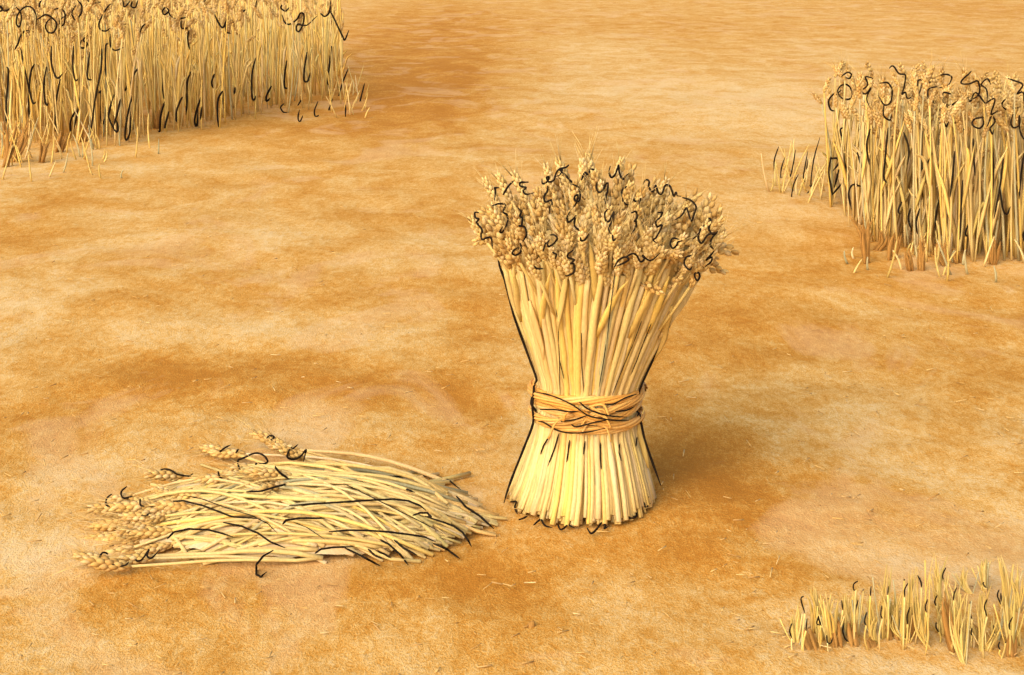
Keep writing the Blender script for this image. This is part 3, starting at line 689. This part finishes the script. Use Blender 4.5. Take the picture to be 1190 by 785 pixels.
for st in D_ink:
    lo = max(st, key=lambda p: p[1]); T = min(tufts, key=lambda q: min(abs(p[0]-lo[0]) + abs(p[1]-lo[1]) for p in q[5])); T[4] += 1
    Y = T[1].y - .045
    ink_tube([P(x, y, Y) for x, y in st], 2.3).build('dark_sprig', M['ink'], T[2], T[1])
    tip = P(*lo, Y); root = Vector((T[1].x + (tip.x - T[1].x) * .75, Y + .004, 0)); mid = root.lerp(tip, .5) + Vector((U(-.006, .006), 0, 0))
    MB().tube(smooth([root, mid, tip], 3), .0022, 5).build('thin_straw', random.choice([M['olive'], M['gold'], M['pale']]), T[2], T[1])
tl = []
for lo, b, t, nb, ni, st in tufts:
    ph = ('tall' if max(p[1] for p in st) - min(p[1] for p in st) > 68 else 'low') + ' olive-gold stubble tuft' + (', brown blade' if nb else '') + (', dark sprigs' if ni > 1 else ', one dark sprig' if ni else '')
    tl.append((lo[0], ph, t))
ordinal_labels(tl, '{ph}, {pos}')

# ------------------------------------------------------------------ the heap of cut wheat, left of the sheaf
HC = G(352, 607); HA, HB, HH = .54, .32, .12
def heap(x, y):
    u, w = (x - HC.x) / HA, (y - HC.y) / HB; d = u*u + w*w
    return HH * max(0, 1 - d) ** .8
def on_heap(px, py, off=.01):
    d = ray(px, py)
    for i in range(500):
        t = 3.0 + i * .006; p = EYE + d * t
        if p.z <= heap(p.x, p.y) + off: return p
    return G(px, py, off)
GE = 'cut wheat stalks lying in the loose heap'
E_line = region(90, 480, 3.569, [[(398,368),(440,365),(520,385),(640,430),(760,440)],[(440,342),(520,358),(620,395),(720,425),(790,460),(830,500)],[(372,522),(400,495),(460,482),(540,485),(600,500),(645,515)],[(605,455),(680,470),(750,500),(800,535),(862,560)],
 [(700,328),(760,325),(830,305),(890,290)],[(812,570),(770,595),(742,630),(742,670),(760,680),(785,660)]]) + region(320, 480, 3.568, [
 [(70,208),(72,235),(100,255),(150,270),(220,272),(280,275)],[(238,200),(300,205),(360,215),(405,220)],[(272,245),(290,265),(335,268)],[(380,257),(450,263),(520,265),(600,262),(660,262),(720,280),(770,320)],[(452,300),(500,303),(540,315),(578,330)],
 [(275,290),(340,320),(430,365),(520,410),(610,455),(695,500)],[(58,385),(150,378),(280,370),(400,362),(490,358),(550,365),(600,385),(625,405)],[(570,425),(600,415),(630,415),(645,432),(620,430)],[(640,435),(700,455),(740,470),(775,495),(800,530),(813,555)],
 [(750,345),(790,390),(850,430),(905,480)],[(30,462),(45,445),(100,437),(160,437),(200,438)],[(75,453),(130,475),(205,525)],[(222,493),(300,487),(380,488),(460,493),(560,505),(620,515),(665,535)],[(655,542),(710,565),(765,605)],
 [(165,582),(190,565),(240,558),(320,555)],[(288,560),(350,590),(435,635)],[(385,565),(410,590),(445,605)],[(425,575),(450,585),(480,602)],[(432,525),(470,545),(520,590),(550,630)],[(492,527),(530,560),(588,590)]])
E_thin = {1, 11, 17}
E_curl = region(90, 480, 3.569, [[(318,258),(350,238),(390,238),(420,255),(460,265),(480,250)],[(585,240),(590,270),(600,272)],[(598,168),(592,160),(610,145),(635,135)],[(655,170),(668,150)],
 [(700,270),(685,255),(665,215),(668,195),(690,185),(735,170),(775,178),(790,200),(770,215),(740,210),(760,235),(790,225),(755,245),(780,255),(800,285)],[(818,222),(845,250),(880,278)],
 [(140,340),(122,355),(125,385),(155,385),(190,370),(195,400),(215,418),(228,412)],[(205,305),(180,330),(190,350),(230,345)],[(258,358),(260,380),(280,385)],[(262,430),(280,430),(302,412)],
 [(125,590),(105,580),(95,595),(85,620)],[(145,625),(170,640),(200,630),(215,615)],[(235,605),(245,612),(270,605),(295,570),(290,590),(310,600),(340,570)],[(785,105),(795,98),(815,98),(805,112),(825,115),(835,125),(830,150),(850,165)]]) + region(320, 480, 3.568, [
 [(0,115),(10,145),(40,165),(60,150),(70,140)],[(45,145),(60,155),(95,130)],[(60,150),(50,180),(75,195),(105,180),(128,150),(115,205)],[(0,225),(25,255),(58,278)]])
dl = []
for i, st in enumerate(E_line):
    pts = [on_heap(x, y, .055 if heap(*G(x, y).xy) > .01 else .012) for x, y in smooth_px(st)]
    b = min(pts, key=lambda p: p.z).copy()
    o = ink_tube(pts, 1.6 if i in E_thin else 3.2).build('dark_straw', M['ink'], None, b)
    tag(o, None, 'straw', 'blackened straws lying on the cut heap')
    (x0, y0), (x1, y1) = st[0], st[-1]; L = math.hypot(x1-x0, y1-y0); sl = (y1-y0)/max(1, abs(x1-x0)) * (1 if x1 > x0 else -1)
    dl.append((cen(st)[0], ('long' if L > 75 else 'short' if L < 32 else 'mid-length') + ' ' + ('hooked' if i in (5, 13) else 'level' if abs(sl) < .22 else 'gently sloping' if abs(sl) < .5 else 'steep') + (' thin' if i in E_thin else ''), o))
ordinal_labels(dl, '{ph} blackened straw on the cut wheat heap, {pos}')
def lie(px0, py0, px1, py1, off, bow):
    a, b = on_heap(px0, py0, .012), on_heap(px1, py1, .012); out = []
    for i in range(9):
        t = i/8; p = a.lerp(b, t); p.y += bow * math.sin(math.pi*t); p.z = max(.008, heap(p.x, p.y) + off * math.sin(math.pi * (.08 + .84*t))); out.append(p)
    return out
cl = []; nplain = 0
def cut_stalk(pts, mat, curl=None, eared=True, r=None):
    b = Vector((pts[0].x, pts[0].y, 0)); t = thing('cut_wheat_stalk', b, None, 'wheat stalk', GE)
    r = r or U(.004, .0075)
    MB().tube(pts, [r * (.75 + .25*i/8) for i in range(len(pts))], 6).build('stem', mat, t, b)
    e = ear(t, pts[0], (pts[0] - pts[1]).normalized() + Vector((U(-.3, .1), U(-.3, .3), U(-.05, .35))), U(.9, 1.25), tan=1) if eared else None
    if curl: attach(ink_tube(curl, 3.0, .006).build('curled_awn', M['ink'], None, b), e, b)
    return t
for st in E_curl:
    cx, cy = cen(st)
    ex, ey = min(520, cx + U(170, 260)), min(650, max(560, cy + U(15, 60)))
    pts = lie(cx + 8, cy + 4, ex, ey, .03, U(-.03, .03))
    cv = [on_heap(x, y, .045) for x, y in st]; ym = sum(p.y for p in cv)/len(cv); cv = [P(x, y, ym) for x, y in st]
    pts[0] = P(cx + 6, cy + 3, ym + .02); pts[0].z = max(.015, pts[0].z); pts[1] = pts[0].lerp(pts[2], .5)
    t = cut_stalk(pts, random.choice([M['cream'], M['pale']]), curl=cv)
    w = max(p[0] for p in st) - min(p[0] for p in st)
    cl.append((cx, 'wide curly' if w > 28 and len(st) > 4 else 'small curly' if len(st) > 4 else 'short bent', t))
ordinal_labels(cl, 'cut wheat stalk, {ph} dark awn on ear, {pos} in heap')
for i in range(84):
    x0 = U(132, 200) if i % 3 == 0 and i < 48 else U(160, 340); k = max(0, (x0 - 160) / 180)
    y0 = U(585 - 55*k, 640 - 0*k) if U(0, 1) < .7 else U(545, 600) - 15*k
    x1 = U(400, 548); y1 = U(548, 655) - (548 - x1) * .03
    if y1 > 640 and x1 > 515: y1 = U(570, 640)
    t = cut_stalk(lie(x0, y0, x1, y1, U(.0, .03), U(-.06, .08)), random.choices([M['cream'], M['pale'], M['gold'], M['grey']], [6, 4, 1.5, 1])[0], eared=i % 3 == 0)
    t['label'] = 'plain pale cut wheat stalk with brown ear lying in the loose heap' if i % 3 == 0 else 'plain pale cut wheat stalk without ear lying in the loose heap'
hm = MB()
nr, ns = 10, 48                                 # the settled bottom of the heap
for i in range(nr + 1):
    for k in range(ns):
        a = 2*math.pi*k/ns; q = i/nr * .93; x, y = HC.x + HA*q*math.cos(a), HC.y + HB*q*math.sin(a)
        hm.v.append(Vector((x, y, heap(x, y) * .72 + .004 + .006*math.sin(k*2.3 + i))))
for i in range(nr):
    for k in range(ns): hm.f.append((i*ns + k, i*ns + (k+1) % ns, (i+1)*ns + (k+1) % ns, (i+1)*ns + k)[::-1])
for i in range(900):
    a = U(0, 2*math.pi); q = math.sqrt(U(0, 1)); x, y = HC.x + HA*.84*q*math.cos(a), HC.y + HB*.9*q*math.sin(a)
    L = U(.15, .42) * (1.15 - .5*q); an = random.gauss(-.06, .30); dv = Vector((math.cos(an), math.sin(an), 0)); dz = U(.0, 1.0)
    pts = []
    for k in range(6):
        p = Vector((x, y, 0)) + dv * (L * (k/5 - .5)); p.z = max(.006, heap(p.x, p.y) * (.35 + .65*dz) + .004); pts.append(p)
    hm.tube(pts, U(.0035, .0075), 5)
tag(hm.build('loose_straw', M['cream']), 'tangle of short pale straw making up the cut heap', 'straw', kind='stuff')
ch = MB()
for i in range(900):
    px, py = U(-20, 1210), 20 + 790 * U(0, 1) ** .8
    b = G(px, py, .006 + .01); a = U(0, 6.28); l = U(.006, .02); dv = Vector((math.cos(a), math.sin(a), U(-.1, .3))) * l
    ch.tube([b - dv, b, b + dv], U(.0010, .0022), 4)
tag(ch.build('chaff', M['chaff']), 'fine broken chaff scattered over the dry soil', 'chaff', kind='stuff')
# one seed on the bare soil in front
g = G(617, 733); b = Vector((g.x, g.y, .012))
o = MB().blob(b, (.5, .2, .8), .028, .010, 8, 6).build('grain', M['brown'], None, b); tag(o, 'single reddish brown grain on the bare soil below the sheaf', 'grain')

# ------------------------------------------------------------------ light
SUN_EL, SUN_AZ = math.radians(33), math.radians(-146)     # azimuth of the sun from +Y, clockwise: front-left, behind the camera
w = bpy.data.worlds.new('World'); sc.world = w; w.use_nodes = True
t = w.node_tree; bg = t.nodes['Background']
sky = t.nodes.new('ShaderNodeTexSky'); sky.sky_type = 'NISHITA'; sky.sun_disc = False
sky.sun_elevation = SUN_EL; sky.sun_rotation = SUN_AZ; sky.dust_density = 4.0; sky.air_density = 1.0; sky.ozone_density = .6
t.links.new(sky.outputs[0], bg.inputs[0]); bg.inputs[1].default_value = .12
sd = bpy.data.lights.new('sun', 'SUN'); sd.energy = 1.5; sd.angle = math.radians(75); sd.color = (1, .93, .80)
so = bpy.data.objects.new('sun', sd); C.objects.link(so); so.location = (-4, -4, 8)
dirv = Vector((math.sin(SUN_AZ) * math.cos(SUN_EL), math.cos(SUN_AZ) * math.cos(SUN_EL), math.sin(SUN_EL)))
so.rotation_euler = (-dirv).to_track_quat('-Z', 'Y').to_euler()
vs = sc.view_settings; vs.view_transform = 'Standard'; vs.look = 'None'; vs.gamma = 1; vs.exposure = 1.0; vs.use_curve_mapping = False
sc.cycles.use_denoising = True
